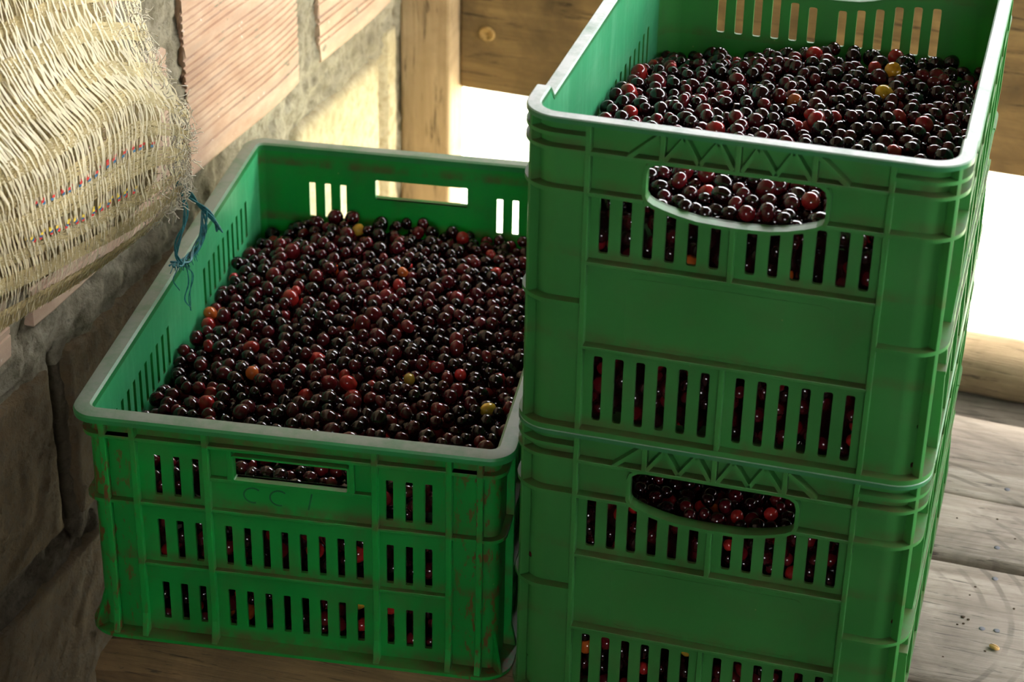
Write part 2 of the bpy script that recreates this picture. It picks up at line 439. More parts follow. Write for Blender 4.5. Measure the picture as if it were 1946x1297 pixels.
# post and boards closing the back of the shed
D0 = 0.808
def bframe(name, label=None, cat=None, kind=None):
    e = None
    return e
def bp(s, d, z): return (BD*s + BN*d + Vector((0, 0, z)))
def bbox(name, s0, s1, d0, d1, z0, z1, mat, bev=0.004, wob=0.0015, seed=0):
    m = MB(); n = 26; long_z = (z1-z0) > (s1-s0); rings = []
    for i in range(n+1):
        t = i/n
        if long_z:
            z = z0+(z1-z0)*t; w = wob*fbm((z, seed, 0), 6)
            rings.append([(s0+w, d0, z), (s1+w, d0, z), (s1+w, d1, z), (s0+w, d1, z)])
        else:
            s = s0+(s1-s0)*t; w = wob*fbm((s, seed, 0), 6)
            rings.append([(s, d0, z0+w), (s, d1, z0+w), (s, d1, z1+w), (s, d0, z1+w)])
    m.loft(rings); o = m.build(name, mat, bevel=bev)
    o.rotation_euler = (0, 0, WROT); return o
o = bbox('post', -0.450, -0.379, D0, D0+0.055, -1.2, 1.7, M_POST, seed=2)
tag(o, 'tan timber post standing at the end of the brick wall', 'post')
o = bbox('board', -0.378, 1.7, D0+0.035, D0+0.065, -0.373, 0.02, M_BOARD, seed=5)
tag(o, 'wide dark brown horizontal board behind the stacked crates', 'board')
# knot in the board
rings = []
for r_, y_ in ((0.0105, 0.0), (0.0095, -0.0025), (0.0075, -0.003), (0.0055, -0.0005), (0.001, -0.001)):
    rings.append([(r_*math.cos(a)*1.1, y_, r_*math.sin(a)) for a in [k*math.pi/8 for k in range(16)]])
kn = MB().loft(rings, caps=False).build('knot', wood('knot_wood', (0.34,0.20,0.06),(0.42,0.27,0.09),(0.2,0.11,0.03), 1), o, smooth=True)
kn.location = (-0.339, D0+0.0352, -0.290)
# round rail lying along the far edge of the floor
rings = []
for i in range(61):
    s = -0.02 + 1.8*i/60
    rr = 0.034 + 0.0022*fbm((s, 0, 3), 5)
    rings.append([(s, 0.456+rr*1.05*math.cos(a)*(1+0.05*math.sin(3*a)), -0.0315+rr*math.sin(a)) for a in [k*math.pi/9 for k in range(18)]])
lg = MB().loft(rings).build('rail', M_LOG, smooth=True)
lg.rotation_euler = (0, 0, WROT); lg.location = (0, 0, FZ+0.0648)
tag(lg, 'rounded brown timber rail lying on the far edge of the plank floor', 'rail')

# unseen roof and dim rear / right side of the shed, openings shaped for the light
roof = MB().box(-1.6, 3.2, -4.6, 1.70, 1.75, 1.79).build('unseen_ceiling', M_ROOF); tag(roof, kind='structure')
hd = MB().box(-0.45, 2.7, 0.97, 1.02, 1.0, 1.75).box(-0.45, -0.22, 0.97, 1.02, -0.30, 1.0).box(-0.22, 2.3, 0.97, 1.02, -0.30, 0.36).box(-0.22, 2.3, 0.97, 1.02, 0.84, 1.0).build('added_back_light_mask', M_PLASTER); tag(hd, kind='structure')  # panels added to narrow the back opening and tighten the highlights
rw = MB().box(2.2, 2.3, -4.6, -0.7, -1.2, 1.75).box(2.2, 2.3, -0.7, 0.97, -1.2, -0.05).box(2.2, 2.3, -0.7, 0.97, 1.15, 1.75).build('unseen_wall_right', M_PLASTER); tag(rw, kind='structure')
bw = MB().box(-1.6, 0.45, -3.7, -3.6, -1.2, 1.75).box(1.45, 2.3, -3.7, -3.6, -1.2, 1.75).box(0.45, 1.45, -3.7, -3.6, -1.2, 0.55).box(0.45, 1.45, -3.7, -3.6, 1.6, 1.75).build('unseen_wall_rear', M_PLASTER); tag(bw, kind='structure')  # unseen wall, its opening added to bring front fill light
lw = MB().box(-0.95, -0.70, -3.6, -1.62, -1.2, 1.75).build('unseen_wall_left_rear', M_PLASTER); tag(lw, kind='structure')
ffl = MB().box(-1.2, 2.6, -4.6, -0.36, -1.2, -1.12).build('unseen_floor_rear', M_PLASTER); tag(ffl, kind='structure')

# ------------------------------------------------------------------ crates
def straight_and_corners(W, L, r, n=7):
    """four straight ends and arcs of the outer contour: list of (x, y, nx, ny, side)"""
    P = []
    def arc(cx, cy, a0):
        for k in range(n+1):
            a = math.radians(a0 + 90*k/n); P.append((cx+r*math.cos(a), cy+r*math.sin(a), math.cos(a), math.sin(a)))
    arc(W-r, r, -90)      # front-right
    arc(W-r, L-r, 0)
    arc(r, L-r, 90)
    arc(r, r, 180)        # front-left
    return P

def ring(m, path, prof, loop=True, zo=None):
    rings = [[(x-nx*i, y-ny*i, z+(zo(x, y) if zo else 0)) for i, z in prof] for x, y, nx, ny in path]
    return m.loft(rings, loop=loop)

def densify(path, L, ys):
    """insert points on the long straight sides at the y values ys"""
    out = []; n = len(path)
    for i in range(n):
        a, b = path[i], path[(i+1) % n]; out.append(a)
        if abs(a[0]-b[0]) < 1e-6 and abs(a[1]-b[1]) > 0.2:
            for y in (sorted(ys) if b[1] > a[1] else sorted(ys, reverse=True)):
                out.append((a[0], y, a[2], a[3]))
    return out

def corner_path(W, L, r, c, ex, ey, n=7):
    """open path round corner c (0 FL,1 FR,2 BR,3 BL) reaching ex along the end and ey along the side"""
    pts = [(ex, 0.0, 0, -1)]
    for k in range(n+1):
        a = math.radians(270 - 90*k/n); pts.append((r+r*math.cos(a), r+r*math.sin(a), math.cos(a), math.sin(a)))
    pts.append((0.0, ey, -1, 0))
    fx = c in (1, 2); fy = c in (2, 3); out = []
    for x, y, nx, ny in pts:
        if fx: x = W-x; nx = -nx
        if fy: y = L-y; ny = -ny
        out.append((x, y, nx, ny))
    return out

def point_on_corner(W, L, r, c, ang):
    a = math.radians(270-ang); x, y, nx, ny = r+r*math.cos(a), r+r*math.sin(a), math.cos(a), math.sin(a)
    if c in (1, 2): x = W-x; nx = -nx
    if c in (2, 3): y = L-y; ny = -ny
    return x, y, nx, ny

def vrib_prof(m, x, y, nx, ny, prof, w):
    """upright rib: polygon prof of (inset, z), swept to width w across the normal"""
    tx, ty = -ny, nx
    rings = [[(x-nx*i+tx*s, y-ny*i+ty*s, z) for i, z in prof] for s in (-w/2, w/2)]
    return m.loft(rings)

def make_crate(kind, loc, rz, scale, label, with_depth=True):
    A = kind == 'A'
    if A: W, L, H, r = 0.406, 0.600, 0.3304, 0.036; e0, e1 = 0.0105, 0.0138; X0 = -0.002
    else: W, L, H, r = 0.400, 0.600, 0.2415, 0.024; e0, e1 = 0.0135, 0.0170; X0 = 0.0
    mat, rmat = (M_A, M_Arim) if A else (M_B, M_Brim)
    root = empty('plastic_crate', loc, rz, scale)
    tag(root, label, 'crate')
    cx = W/2
    # ---- rim
    if A:
        dip = 0.014
        def zo(x, y):
            if abs(x-cx) < W/2-0.03: return 0.0
            d = min(y, L-y); t = min(1, max(0, (d-0.068)/0.014)); return -dip*t
        path = densify(straight_and_corners(W, L, r, 8), L, [0.066, 0.069, 0.074, 0.082, 0.09, 0.51, 0.518, 0.526, 0.531, 0.534])
        prof = [(0.0, -0.0012), (0.0012, 0.0), (0.0125, 0.0), (0.0142, -0.0015), (0.0142, -0.006), (0.0, -0.0055)]
    else:
        dip = 0.0; zo = None
        path = straight_and_corners(W, L, r, 8)
        prof = [(0.0, -0.0035), (0.0012, -0.001), (0.004, 0.0), (0.0150, 0.0), (0.0172, -0.0018), (0.0172, -0.008), (0.0004, -0.008)]
    m = MB(); ring(m, path, prof, True, zo); rim = m.build('rim', rmat, root); smooth_angle(rim, 0.5)
    # ---- walls
    xi0, xi1 = r, W-r
    def hole_list_end(HA):
        hs = []
        if A:
            c = cx
            for sgn in (-1, 1):
                for k in range(6):
                    x = c + sgn*(0.0167+0.0208*k)
                    top = (-0.0935, -0.0905, -0.0868, -0.0815, -0.0790, -0.0785)[k]
                    hs.append(rrect(x, (top-0.1362)/2, 0.0094, top+0.1362, 0.0022))
                    hs.append(rrect(x, (-0.2468-0.3185)/2, 0.0088, 0.0717, 0.0022))
            hs.append(HA)
        else:
            for sgn in (-1, 1):
                for k in range(3):
                    x = cx + sgn*(0.0883+0.0176*k)
                    for z0, z1 in ((-0.0425, -0.085), (-0.1115, -0.1535), (-0.1815, -0.2225)):
                        hs.append(rrect(x, (z0+z1)/2, 0.0068, z0-z1, 0.0006, 1))
            for k in range(8):
                x = cx-0.0605+0.01729*k
                for z0, z1 in ((-0.1110, -0.1535), (-0.1815, -0.2225)):
                    hs.append(rrect(x, (z0+z1)/2, 0.0068, z0-z1, 0.0006, 1))
            hs.append(rrect(cx, -0.0445, 0.1035, 0.0235, 0.0015, 2))
        return hs
    # handle outline of the tall crate
    HA = []
    if A:
        for x, z in ((-0.0815,-0.0665),(-0.0795,-0.0710),(-0.074,-0.0745),(-0.064,-0.0780),(-0.050,-0.0818),(-0.034,-0.0848),(-0.017,-0.0857),(0,-0.0862)):
            HA.append((cx+x, z))
        HA += [(2*cx-x, z) for x, z in HA[-2::-1]]
        HA += [(cx+0.0815,-0.045),(cx+0.0795,-0.0385),(cx+0.074,-0.0350),(cx+0.066,-0.0338),(cx-0.066,-0.0338),(cx-0.074,-0.0350),(cx-0.0795,-0.0385),(cx-0.0815,-0.045)]
    else:
        HA = rrect(cx, -0.0445, 0.1035, 0.0235, 0.0015, 2)
    ztop = -0.003
    HA0 = HA
    outline = [(xi0, -H+0.002), (xi1, -H+0.002), (xi1, ztop), (xi0, ztop)]
    for end in (0, 1):
        Y = (lambda d: d) if end == 0 else (lambda d: L-d)
        HA = [(p[0], p[1]+(0.004 if (A and end) else 0)) for p in HA0]
        ew = MB().plate(outline, hole_list_end(HA), lambda u, z, t: (u, Y(e0 if t == 0 else e1), z)).build('end_wall', mat, root)
        ny = -1 if end == 0 else 1
        hb = lambda x0, x1, z, th, out=0.0: MB().box(x0, x1, min(Y(out), Y(e0)), max(Y(out), Y(e0)), z-th/2, z+th/2)
        t = 0.0042
        def vb(x, z0, z1, w=0.0050, out=0.0, nm='upright_rib'):
            MB().box(x-w/2, x+w/2, min(Y(out), Y(e0)), max(Y(out), Y(e0)), z1, z0).build(nm, mat, ew, bevel=0.0006)
        if A:
            xa, xb = cx-0.1365, cx+0.1365
            for x in (xa, xb): vb(x, -0.005, -H)
            vb(cx, -0.0895, -0.1437); vb(cx, -0.2336, -H+0.006)
            hb(xa, xb, -0.0320, t).build('ledge_rib', mat, ew, bevel=0.0006)
            for x0, x1 in ((xa, cx-0.083), (cx+0.083, xb)): hb(x0, x1, -0.0728, t).build('ledge_rib', mat, ew, bevel=0.0006)
            hb(xa, xb, -0.1437, 0.0036).build('ledge_rib', mat, ew, bevel=0.0006)
            hb(xa, xb, -0.2336, 0.0036).build('ledge_rib', mat, ew, bevel=0.0006)
            # zigzag bracing under the rim
            def diag(x0, z0, x1, z1, w=0.0040):
                d = Vector((x1-x0, z1-z0)).normalized(); p = Vector((-d.y, d.x))*w/2
                pts = [(x0+p.x, z0+p.y), (x1+p.x, z1+p.y), (x1-p.x, z1-p.y), (x0-p.x, z0-p.y)]
                MB().loft([[(a, Y(0.0002), b) for a, b in pts], [(a, Y(e0), b) for a, b in pts]]).build('brace', mat, ew)
            vb(cx, -0.005, -0.031, nm='brace')
            for s in (-1, 1):
                vb(cx+s*0.0685, -0.005, -0.032, nm='brace')
                zz = [(0.004, -0.030), (0.0180, -0.0055), (0.0345, -0.030), (0.0490, -0.0055), (0.0660, -0.030)]
                for (a, z0), (b_, z1) in zip(zz, zz[1:]): diag(cx+s*a, z0, cx+s*b_, z1)
                diag(cx+s*0.0715, -0.0065, cx+s*0.0990, -0.0310)
            # faint raised outline of the blank panel
            pr = []
            for q in (0.0, 0.0009):
                pr.append(rrect(cx, -0.1935, 0.195-2*q, 0.072-2*q, 0.010))
            MB().plate(pr[0], [pr[1]], lambda u, z, t_: (u, Y(e0-0.0004 if t_ == 0 else e0+0.001), z)).build('panel_outline', mat, ew)
        else:
            for x in (0.0296, 0.0572, 0.1236):
                for xx in (x, W-x):
                    m = MB()
                    vrib_prof(m, xx, Y(0), 0, ny, [(e0, -0.006), (0.0045, -0.008), (0.0055, -0.03), (0.0062, -0.215), (0.0012, -H+0.002), (e0, -H+0.002)], 0.0056)
                    m.build('upright_rib', mat, ew, bevel=0.0006)
            for x0, x1, z, th in ((0.03, W-0.03, -0.0245, 0.0038), (0.0572, W-0.0572, -0.0930, 0.0034), (0.0572, W-0.0572, -0.1595, 0.0034), (0.1236, W-0.1236, -0.0590, 0.0034)):
                hb(x0, x1, z, th, 0.0068 if th > 0.0035 else 0.0082).build('ledge_rib', mat, ew, bevel=0.0005)
            for x in (cx-0.0555, cx+0.0555): vb(x, -0.026, -0.059, 0.0048, 0.0085)
        # lip round the hand hole
        cxh = sum(p[0] for p in HA)/len(HA); czh = sum(p[1] for p in HA)/len(HA)
        def grow(poly, g):
            out = []; n = len(poly)
            for i in range(n):
                a = Vector(poly[i-1]); b_ = Vector(poly[i]); c_ = Vector(poly[(i+1) % n])
                n1 = (b_-a); n2 = (c_-b_)
                n1 = Vector((n1.y, -n1.x)).normalized(); n2 = Vector((n2.y, -n2.x)).normalized()
                d = (n1+n2); d = d.normalized() if d.length > 1e-6 else n1
                q = b_ + d*g
                out.append((q.x, q.y))
            return out
        ar = sum(HA[i-1][0]*HA[i][1]-HA[i][0]*HA[i-1][1] for i in range(len(HA)))
        g = 0.0036 if A else 0.002
        big = grow(HA, g if ar > 0 else -g)
        MB().plate(big, [HA], lambda u, z, t_: (u, Y((0.0002 if A else 0.0075) if t_ == 0 else e1-0.0002), z)).build('handle_lip', mat, ew, bevel=0)
    # side walls
    zt = -0.003
    for side in (0, 1):
        X = (lambda d: d) if side == 0 else (lambda d: W-d)
        hs = []
        if A:
            so = [(r, -H+0.002), (L-r, -H+0.002), (L-r, zt), (0.530, zt), (0.522, -dip-0.003), (0.078, -dip-0.003), (0.070, zt), (r, zt)]
            for grp in (0, 1):
                for k in range(9):
                    y = (0.092+0.0225*k) if grp == 0 else (L-0.092-0.0225*k)
                    hs.append(rrect(y, -0.138, 0.0085, 0.058, 0.002)); hs.append(rrect(y, -0.283, 0.0085, 0.066, 0.002))
        else:
            so = [(r, -H+0.002), (L-r, -H+0.002), (L-r, zt), (r, zt)]
            for k in range(10):
                for y in (0.080+0.0175*k, L-0.080-0.0175*k):
                    for z0, z1 in ((-0.0425, -0.085), (-0.1115, -0.1535), (-0.1815, -0.2225)):
                        hs.append(rrect(y, (z0+z1)/2, 0.0068, z0-z1, 0.0006, 1))
        sw = MB().plate(so, hs, lambda u, z, t_: (X(e0 if t_ == 0 else e1), u, z)).build('side_wall', mat, root)
        sw.data.materials.append(M_Ain if A else M_Bin)  # inner faces take the lighter base with light painted in
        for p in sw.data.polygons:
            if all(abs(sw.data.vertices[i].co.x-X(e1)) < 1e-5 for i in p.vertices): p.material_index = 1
        ys = [0.072 + (L-0.144)*k/6 for k in range(7)] if A else [0.055, 0.14, 0.262, L-0.262, L-0.14, L-0.055]
        for y in ys:
            if A: prof = [(e0, -0.020), (0.0005, -0.020), (0.0005, -0.14), (0.0035, -0.20), (0.0005, -0.29), (0.0005, -H+0.002), (e0, -H+0.002)]
            else: prof = [(e0, -0.006), (0.0045, -0.008), (0.0060, -0.03), (0.0060, -0.215), (0.0012, -H+0.002), (e0, -H+0.002)]
            m = MB(); vrib_prof(m, X(0), y, -1 if side == 0 else 1, 0, prof, 0.005); m.build('upright_rib', mat, sw, bevel=0.0005)
        for z in ((-0.0320, -0.0728, -0.1900, -0.2336) if A else (-0.0245, -0.0930, -0.1595)):
            MB().box(min(X(0.001 if A else 0.0070), X(e0)), max(X(0.001 if A else 0.0070), X(e0)), 0.055, L-0.055, z-0.0019, z+0.0019).build('ledge_rib', mat, sw, bevel=0.0005)
    # corners
    for c in range(4):
        ex, ey = (r, r)
        m = MB(); cp = corner_path(W, L, r, c, r+1e-4, r+1e-4, 8)
        ring(m, cp, [(e0, -H+0.002), (e1, -H+0.002), (e1, -0.004), (e0, -0.004)], False)
        co = m.build('corner', mat, root); smooth_angle(co, 0.6)
        if A:
            fr = 0.5*(W-0.273); 
            for z, th, o_ in ((-0.0175, 0.0038, 0), (-0.0320, 0.0040, 0), (-0.0728, 0.0042, 0), (-0.1890, 0.0042, 0)):
                m = MB(); ring(m, corner_path(W, L, r, c, fr, 0.072, 10), [(e0, z-th/2), (0.0003, z-th/2), (0.0003, z+th/2), (e0, z+th/2)], False)
                q = m.build('ledge_rib', mat, co); smooth_angle(q, 0.6)
            x, y, nx, ny = point_on_corner(W, L, r, c, 48)
            m = MB(); vrib_prof(m, x, y, nx, ny, [(e0, -0.005), (0.0004, -0.005), (0.0004, -H+0.003), (e0, -H+0.003)], 0.0046); m.build('upright_rib', mat, co, bevel=0.0006)
        else:
            for z, th in ((-0.0245, 0.0038), (-0.0930, 0.0034)):
                m = MB(); ring(m, corner_path(W, L, r, c, 0.0572, 0.055, 10), [(e0, z-th/2), (0.0070, z-th/2), (0.0070, z+th/2), (e0, z+th/2)], False)
                q = m.build('ledge_rib', mat, co); smooth_angle(q, 0.6)
            x, y, nx, ny = point_on_corner(W, L, r, c, 45)
            m = MB(); vrib_prof(m, x, y, nx, ny, [(e0, -0.200), (0.0115, -0.205), (0.0012, -H+0.003), (e0, -H+0.003)], 0.0030); m.build('gusset', mat, co)
    # bottom flange and base
    m = MB()
    if A: ring(m, straight_and_corners(W, L, r, 8), [(e1, -H), (0.0002, -H), (0.0002, -H+0.0055), (e1, -H+0.0055)], True)
    else: ring(m, straight_and_corners(W, L, r+0.006, 8), [(e1, -H), (0.0000, -H), (0.0000, -H+0.0035), (e0, -H+0.0050), (e1, -H+0.0050)], True)
    fl = m.build('bottom_flange', mat, root); smooth_angle(fl, 0.5)
    hs = []
    for i in range(9):
        for j in range(13):
            hs.append(rrect(0.045+(W-0.09)*i/8, 0.05+(L-0.10)*j/12, 0.022, 0.026, 0.002, 1))
    MB().plate([(e1, e1), (W-e1, e1), (W-e1, L-e1), (e1, L-e1)], hs, lambda u, v, t_: (u, v, -H+0.001+0.004*t_)).build('base', mat, root)
    if not A:
        # hand-drawn letters, almost worn off
        def stroke(pts):
            m = MB(); w = 0.0008
            rings = []
            for i, p in enumerate(pts):
                a = Vector(pts[max(0, i-1)]); b_ = Vector(pts[min(len(pts)-1, i+1)]); d = (b_-a).normalized(); n_ = Vector((-d.y, d.x))*w
                rings.append([(p[0]+n_.x, e0-0.00025, p[1]+n_.y), (p[0]-n_.x, e0-0.00025, p[1]-n_.y), (p[0]-n_.x, e0+0.0003, p[1]-n_.y), (p[0]+n_.x, e0+0.0003, p[1]+n_.y)])
            m.loft(rings).build('marker_stroke', M_INK, root)
        for cc in (0.164, 0.188):
            stroke([(cc+0.0085*math.cos(math.radians(a)), -0.0745+0.0078*math.sin(math.radians(a))) for a in range(48, 300, 14)])
        stroke([(0.218, -0.066), (0.2165, -0.0735), (0.2145, -0.0835)])
    # origin so that the local frame of the crate starts at its front-left outer rim corner
    if X0:
        d = Matrix.Rotation(rz, 3, 'Z') @ Vector((X0*scale, 0, 0)); root.location = Vector(loc)+d
    return root

KA = 0.862
OA = CAM*(1-KA)                     # front-left rim corner of the upper tall crate
OB = Vector((-0.3344, -0.2743, -0.2188)); YB = 0.1057
crA1 = make_crate('A', OA, 0, KA, 'tall deep-green crate on top of the stack, with curved hand hole and zigzag ribs')
crA2 = make_crate('A', OA+Vector((0, 0, -0.3304*KA)), 0, KA, 'lower deep-green crate carrying the heaped crate above it')
crB = make_crate('B', OB, YB, 1.0, 'low bright-green crate of dark cherries with dusty grey rim, next to the brick wall')

# ------------------------------------------------------------------ coffee cherries
def cherry_mesh(nu, nv, elong, dimple, seed):
    r = random.Random(seed); v = [(0, 0, 1.0*elong - dimple*0.7)]; f = []
    fl = [r.uniform(-1, 1) for _ in range(6)]
    for j in range(1, nv):
        th = math.pi*j/nv
        for i in range(nu):
            ph = 2*math.pi*i/nu
            rad = 1 + 0.03*fl[0]*math.cos(2*ph) + 0.025*fl[1]*math.sin(3*ph+fl[2]*3)*math.sin(th)
            z = math.cos(th)*elong; x = math.sin(th)*math.cos(ph)*rad; y = math.sin(th)*math.sin(ph)*rad*(0.96+0.03*fl[3])
            if j == 1: z -= dimple*0.15; 
            v.append((x, y, z))
    v.append((0, 0, -elong))
    for i in range(nu): f.append((0, 1+i, 1+(i+1) % nu))
    for j in range(nv-2):
        for i in range(nu):
            a = 1+j*nu+i; b_ = 1+j*nu+(i+1) % nu; f.append((a, a+nu, b_+nu, b_))
    last = len(v)-1; s = 1+(nv-2)*nu
    for i in range(nu): f.append((last, s+(i+1) % nu, s+i))
    return v, f
HI = [cherry_mesh(18, 13, 1.0+0.07*k, 0.16, k) for k in range(4)]
ME = [cherry_mesh(12, 9, 1.0+0.07*k, 0.14, k) for k in range(4)]
LO = [cherry_mesh(8, 6, 1.0+0.07*k, 0.1, k) for k in range(4)]

def tint(r):
    q = r.random(); j = r.uniform(0.7, 1.35)
    if q < 0.46: c = (0.014, 0.0022, 0.0032)
    elif q < 0.78: c = (0.046, 0.0028, 0.0058)
    elif q < 0.935: c = (0.095, 0.005, 0.008)
    elif q < 0.988: c = (0.30, 0.016, 0.014)
    elif q < 0.995: c = (0.42, 0.09, 0.015)
    else: c = (0.48, 0.30, 0.03)
    return tuple(min(1, x*j) for x in c)

def deposit(x0, x1, y0, y1, zb, ztop, seed, rad=0.0072, tries=9, cap=6000):
    """drop balls one by one, each into the lowest of a few tried spots, until the wanted surface is reached"""
    r = random.Random(seed); cell = 0.015; G = {}; out = []; fails = 0
    while fails < 90 and len(out) < cap:
        best = None
        R_ = rad*r.choice((0.80, 0.88, 0.95, 1.0, 1.08, 1.22))
        for _ in range(tries):
            x = r.uniform(x0+R_, x1-R_); y = r.uniform(y0+R_, y1-R_)
            z = zb(x, y)+R_; gi, gj = int(x//cell), int(y//cell)
            for a in (-1, 0, 1):
                for b_ in (-1, 0, 1):
                    for (bx, by, bz, br) in G.get((gi+a, gj+b_), ()):
                        d2 = (bx-x)**2+(by-y)**2; s = br+R_
                        if d2 < s*s:
                            h = bz+math.sqrt(s*s-d2)*0.97
                            if h > z: z = h
            zz = z-ztop(x, y)
            if best is None or zz < best[0]: best = (zz, x, y, z)
        if best[0] > 0: fails += 1; continue
        fails = 0; _, x, y, z = best
        G.setdefault((int(x//cell), int(y//cell)), []).append((x, y, z, R_)); out.append((x, y, z, R_))
    return out

def interp(grid, xs, ys):
    def f(x, y):
        i = 0
        while i < len(xs)-2 and x > xs[i+1]: i += 1
        j = 0
        while j < len(ys)-2 and y > ys[j+1]: j += 1
        u = min(1, max(0, (x-xs[i])/(xs[i+1]-xs[i]))); v = min(1, max(0, (y-ys[j])/(ys[j+1]-ys[j])))
        return (grid[j][i]*(1-u)+grid[j][i+1]*u)*(1-v)+(grid[j+1][i]*(1-u)+grid[j+1][i+1]*u)*v
    return f

# top surface of each heap in the crate's frame (metres below the rim), measured against the crate walls
zB = interp([[-.066,-.060,-.058,-.060,-.064], [-.078,-.064,-.060,-.062,-.068], [-.080,-.070,-.066,-.066,-.072], [-.080,-.070,-.066,-.070,-.078], [-.104,-.074,-.074,-.084,-.090]],
            [0.02, 0.10, 0.20, 0.30, 0.38], [0.02, 0.15, 0.30, 0.45, 0.58])
k_ = KA
zA = interp([[v*k_ for v in row] for row in [[-.082,-.080,-.078,-.080,-.084], [-.092,-.084,-.082,-.086,-.092], [-.105,-.098,-.094,-.098,-.106], [-.128,-.120,-.112,-.112,-.122], [-.172,-.158,-.134,-.128,-.140]]],
            [v*k_ for v in (0.012, 0.10, 0.20, 0.30, 0.394)], [v*k_ for v in (0.012, 0.15, 0.30, 0.45, 0.588)])
zA2 = lambda x, y: zA(x, y) - 0.006

def heap(ox, oy, oz, rz, W, L, e, H, zt, seed, top=True):
    sh = 0.030
    core = []
    balls = deposit(e, W-e, e, L-e, lambda x, y: zt(x, y)-sh, lambda x, y: zt(x, y)-0.002, seed) if top else \
            deposit(e, W-e, e, 0.20, lambda x, y: zt(x, y)-sh, lambda x, y: zt(x, y)-0.002, seed)
    front = deposit(e, W-e, e, e+0.021, lambda x, y: -H+0.006, lambda x, y: zt(x, y)-sh-0.001, seed+1, tries=12)
    ca, sa = math.cos(rz), math.sin(rz)
    tr = lambda b_: (ox+ca*b_[0]-sa*b_[1], oy+sa*b_[0]+ca*b_[1], oz+b_[2], b_[3])
    tops = [tr(b_) for b_ in balls]; fr = [tr(b_) for b_ in front]
    return tops, fr, [b_ for b_ in balls], tr

def stuff_mesh(name, items, label, core, tr):
    """items: (x,y,z,r,protos,rng)"""
    V = []; F = []; T = []; base = 0; r = random.Random(hash(name) % 1000 if False else 42)
    rows = []
    for (x, y, z, R_, protos) in items:
        v, f = protos[r.randrange(4)]
        key = id(v)
        q = Matrix.Rotation(r.uniform(0, 6.28), 3, 'Z') @ Matrix.Rotation(r.uniform(0, 3.1), 3, 'X') @ Matrix.Rotation(r.uniform(0, 6.28), 3, 'Z')
        a = ARR[key] @ np.array(q.transposed()) * R_ + np.array((x, y, z))
        V.append(a); t = tint(r); T.append(np.tile(np.array(t+(1.0,), dtype=np.float32), (len(v), 1)))
        F.append((FL[key][0]+base, FL[key][1])); base += len(v)
    if core:
        v, f = core; v = np.array([tr((p[0], p[1], p[2], 1))[:3] for p in v])
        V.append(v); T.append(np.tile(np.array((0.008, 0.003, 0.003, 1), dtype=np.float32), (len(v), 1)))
        F.append((np.array([i for q in f for i in q])+base, np.array([len(q) for q in f])))
    V = np.concatenate(V); T = np.concatenate(T); idx = np.concatenate([a for a, b_ in F]); tot = np.concatenate([b_ for a, b_ in F])
    me = bpy.data.meshes.new(name); me.vertices.add(len(V)); me.vertices.foreach_set('co', V.astype(np.float32).ravel())
    me.loops.add(len(idx)); me.loops.foreach_set('vertex_index', idx.astype(np.int32))
    st = np.concatenate([[0], np.cumsum(tot)[:-1]]); me.polygons.add(len(tot)); me.polygons.foreach_set('loop_start', st.astype(np.int32))
    me.update(calc_edges=True)
    at = me.attributes.new('tint', 'FLOAT_COLOR', 'POINT'); at.data.foreach_set('color', T.ravel())
    me.shade_smooth(); me.materials.append(M_CHS)
    o = bpy.data.objects.new(name, me); COL.objects.link(o); tag(o, label, 'cherries', kind='stuff'); return o
ARR = {}; FL = {}
for lod in (HI, ME, LO):
    for v, f in lod: ARR[id(v)] = np.array(v); FL[id(v)] = (np.array([i for q in f for i in q]), np.array([len(q) for q in f]))

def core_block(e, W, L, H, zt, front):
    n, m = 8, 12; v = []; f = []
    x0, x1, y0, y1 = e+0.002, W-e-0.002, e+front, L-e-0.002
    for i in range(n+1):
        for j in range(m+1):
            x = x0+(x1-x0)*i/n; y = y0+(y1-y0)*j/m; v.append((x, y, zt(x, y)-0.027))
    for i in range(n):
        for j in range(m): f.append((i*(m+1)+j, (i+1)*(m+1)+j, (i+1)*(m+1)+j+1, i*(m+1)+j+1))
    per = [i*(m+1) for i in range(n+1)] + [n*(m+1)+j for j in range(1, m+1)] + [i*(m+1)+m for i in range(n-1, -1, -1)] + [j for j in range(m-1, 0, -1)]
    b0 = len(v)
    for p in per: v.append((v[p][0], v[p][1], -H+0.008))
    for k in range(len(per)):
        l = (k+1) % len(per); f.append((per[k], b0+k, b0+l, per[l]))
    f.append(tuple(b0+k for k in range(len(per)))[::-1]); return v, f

lab = {'A1': ('many more dark coffee cherries filling the top crate of the stack behind and below its nearest ones'),
       'A2': ('shadowed coffee cherries seen through the hand hole and slots of the lower stacked crate'),
       'B': ('many more dark coffee cherries filling the low bright-green crate behind and below its nearest ones')}
specs = {'A1': (OA.x-0.002*KA, OA.y, OA.z, 0.0, 0.406*KA, 0.6*KA, 0.0142*KA, 0.3304*KA, zA, 100, True),
         'A2': (OA.x-0.002*KA, OA.y, OA.z-0.3304*KA, 0.0, 0.406*KA, 0.6*KA, 0.0142*KA, 0.3304*KA, zA2, 200, False),
         'B': (OB.x, OB.y, OB.z, YB, 0.40, 0.60, 0.0172, 0.2415, zB, 300, True)}
protos = []
for k in range(4):
    v, f = HI[k]; me = bpy.data.meshes.new('coffee_cherry'); me.from_pydata(v, [], f); me.shade_smooth(); me.materials.append(M_CH1); protos.append(me)
def put_cherry(p, R_, col, label, group, r, q=None):
    o = bpy.data.objects.new('coffee_cherry', protos[r.randrange(4)]); COL.objects.link(o)
    o.location = p; o.scale = (R_,)*3; o.rotation_euler = (r.uniform(0, 3.1), r.uniform(0, 3.1), r.uniform(0, 6.28))
    o.color = tuple(col)+(1,); tag(o, label, 'cherry', group); return o

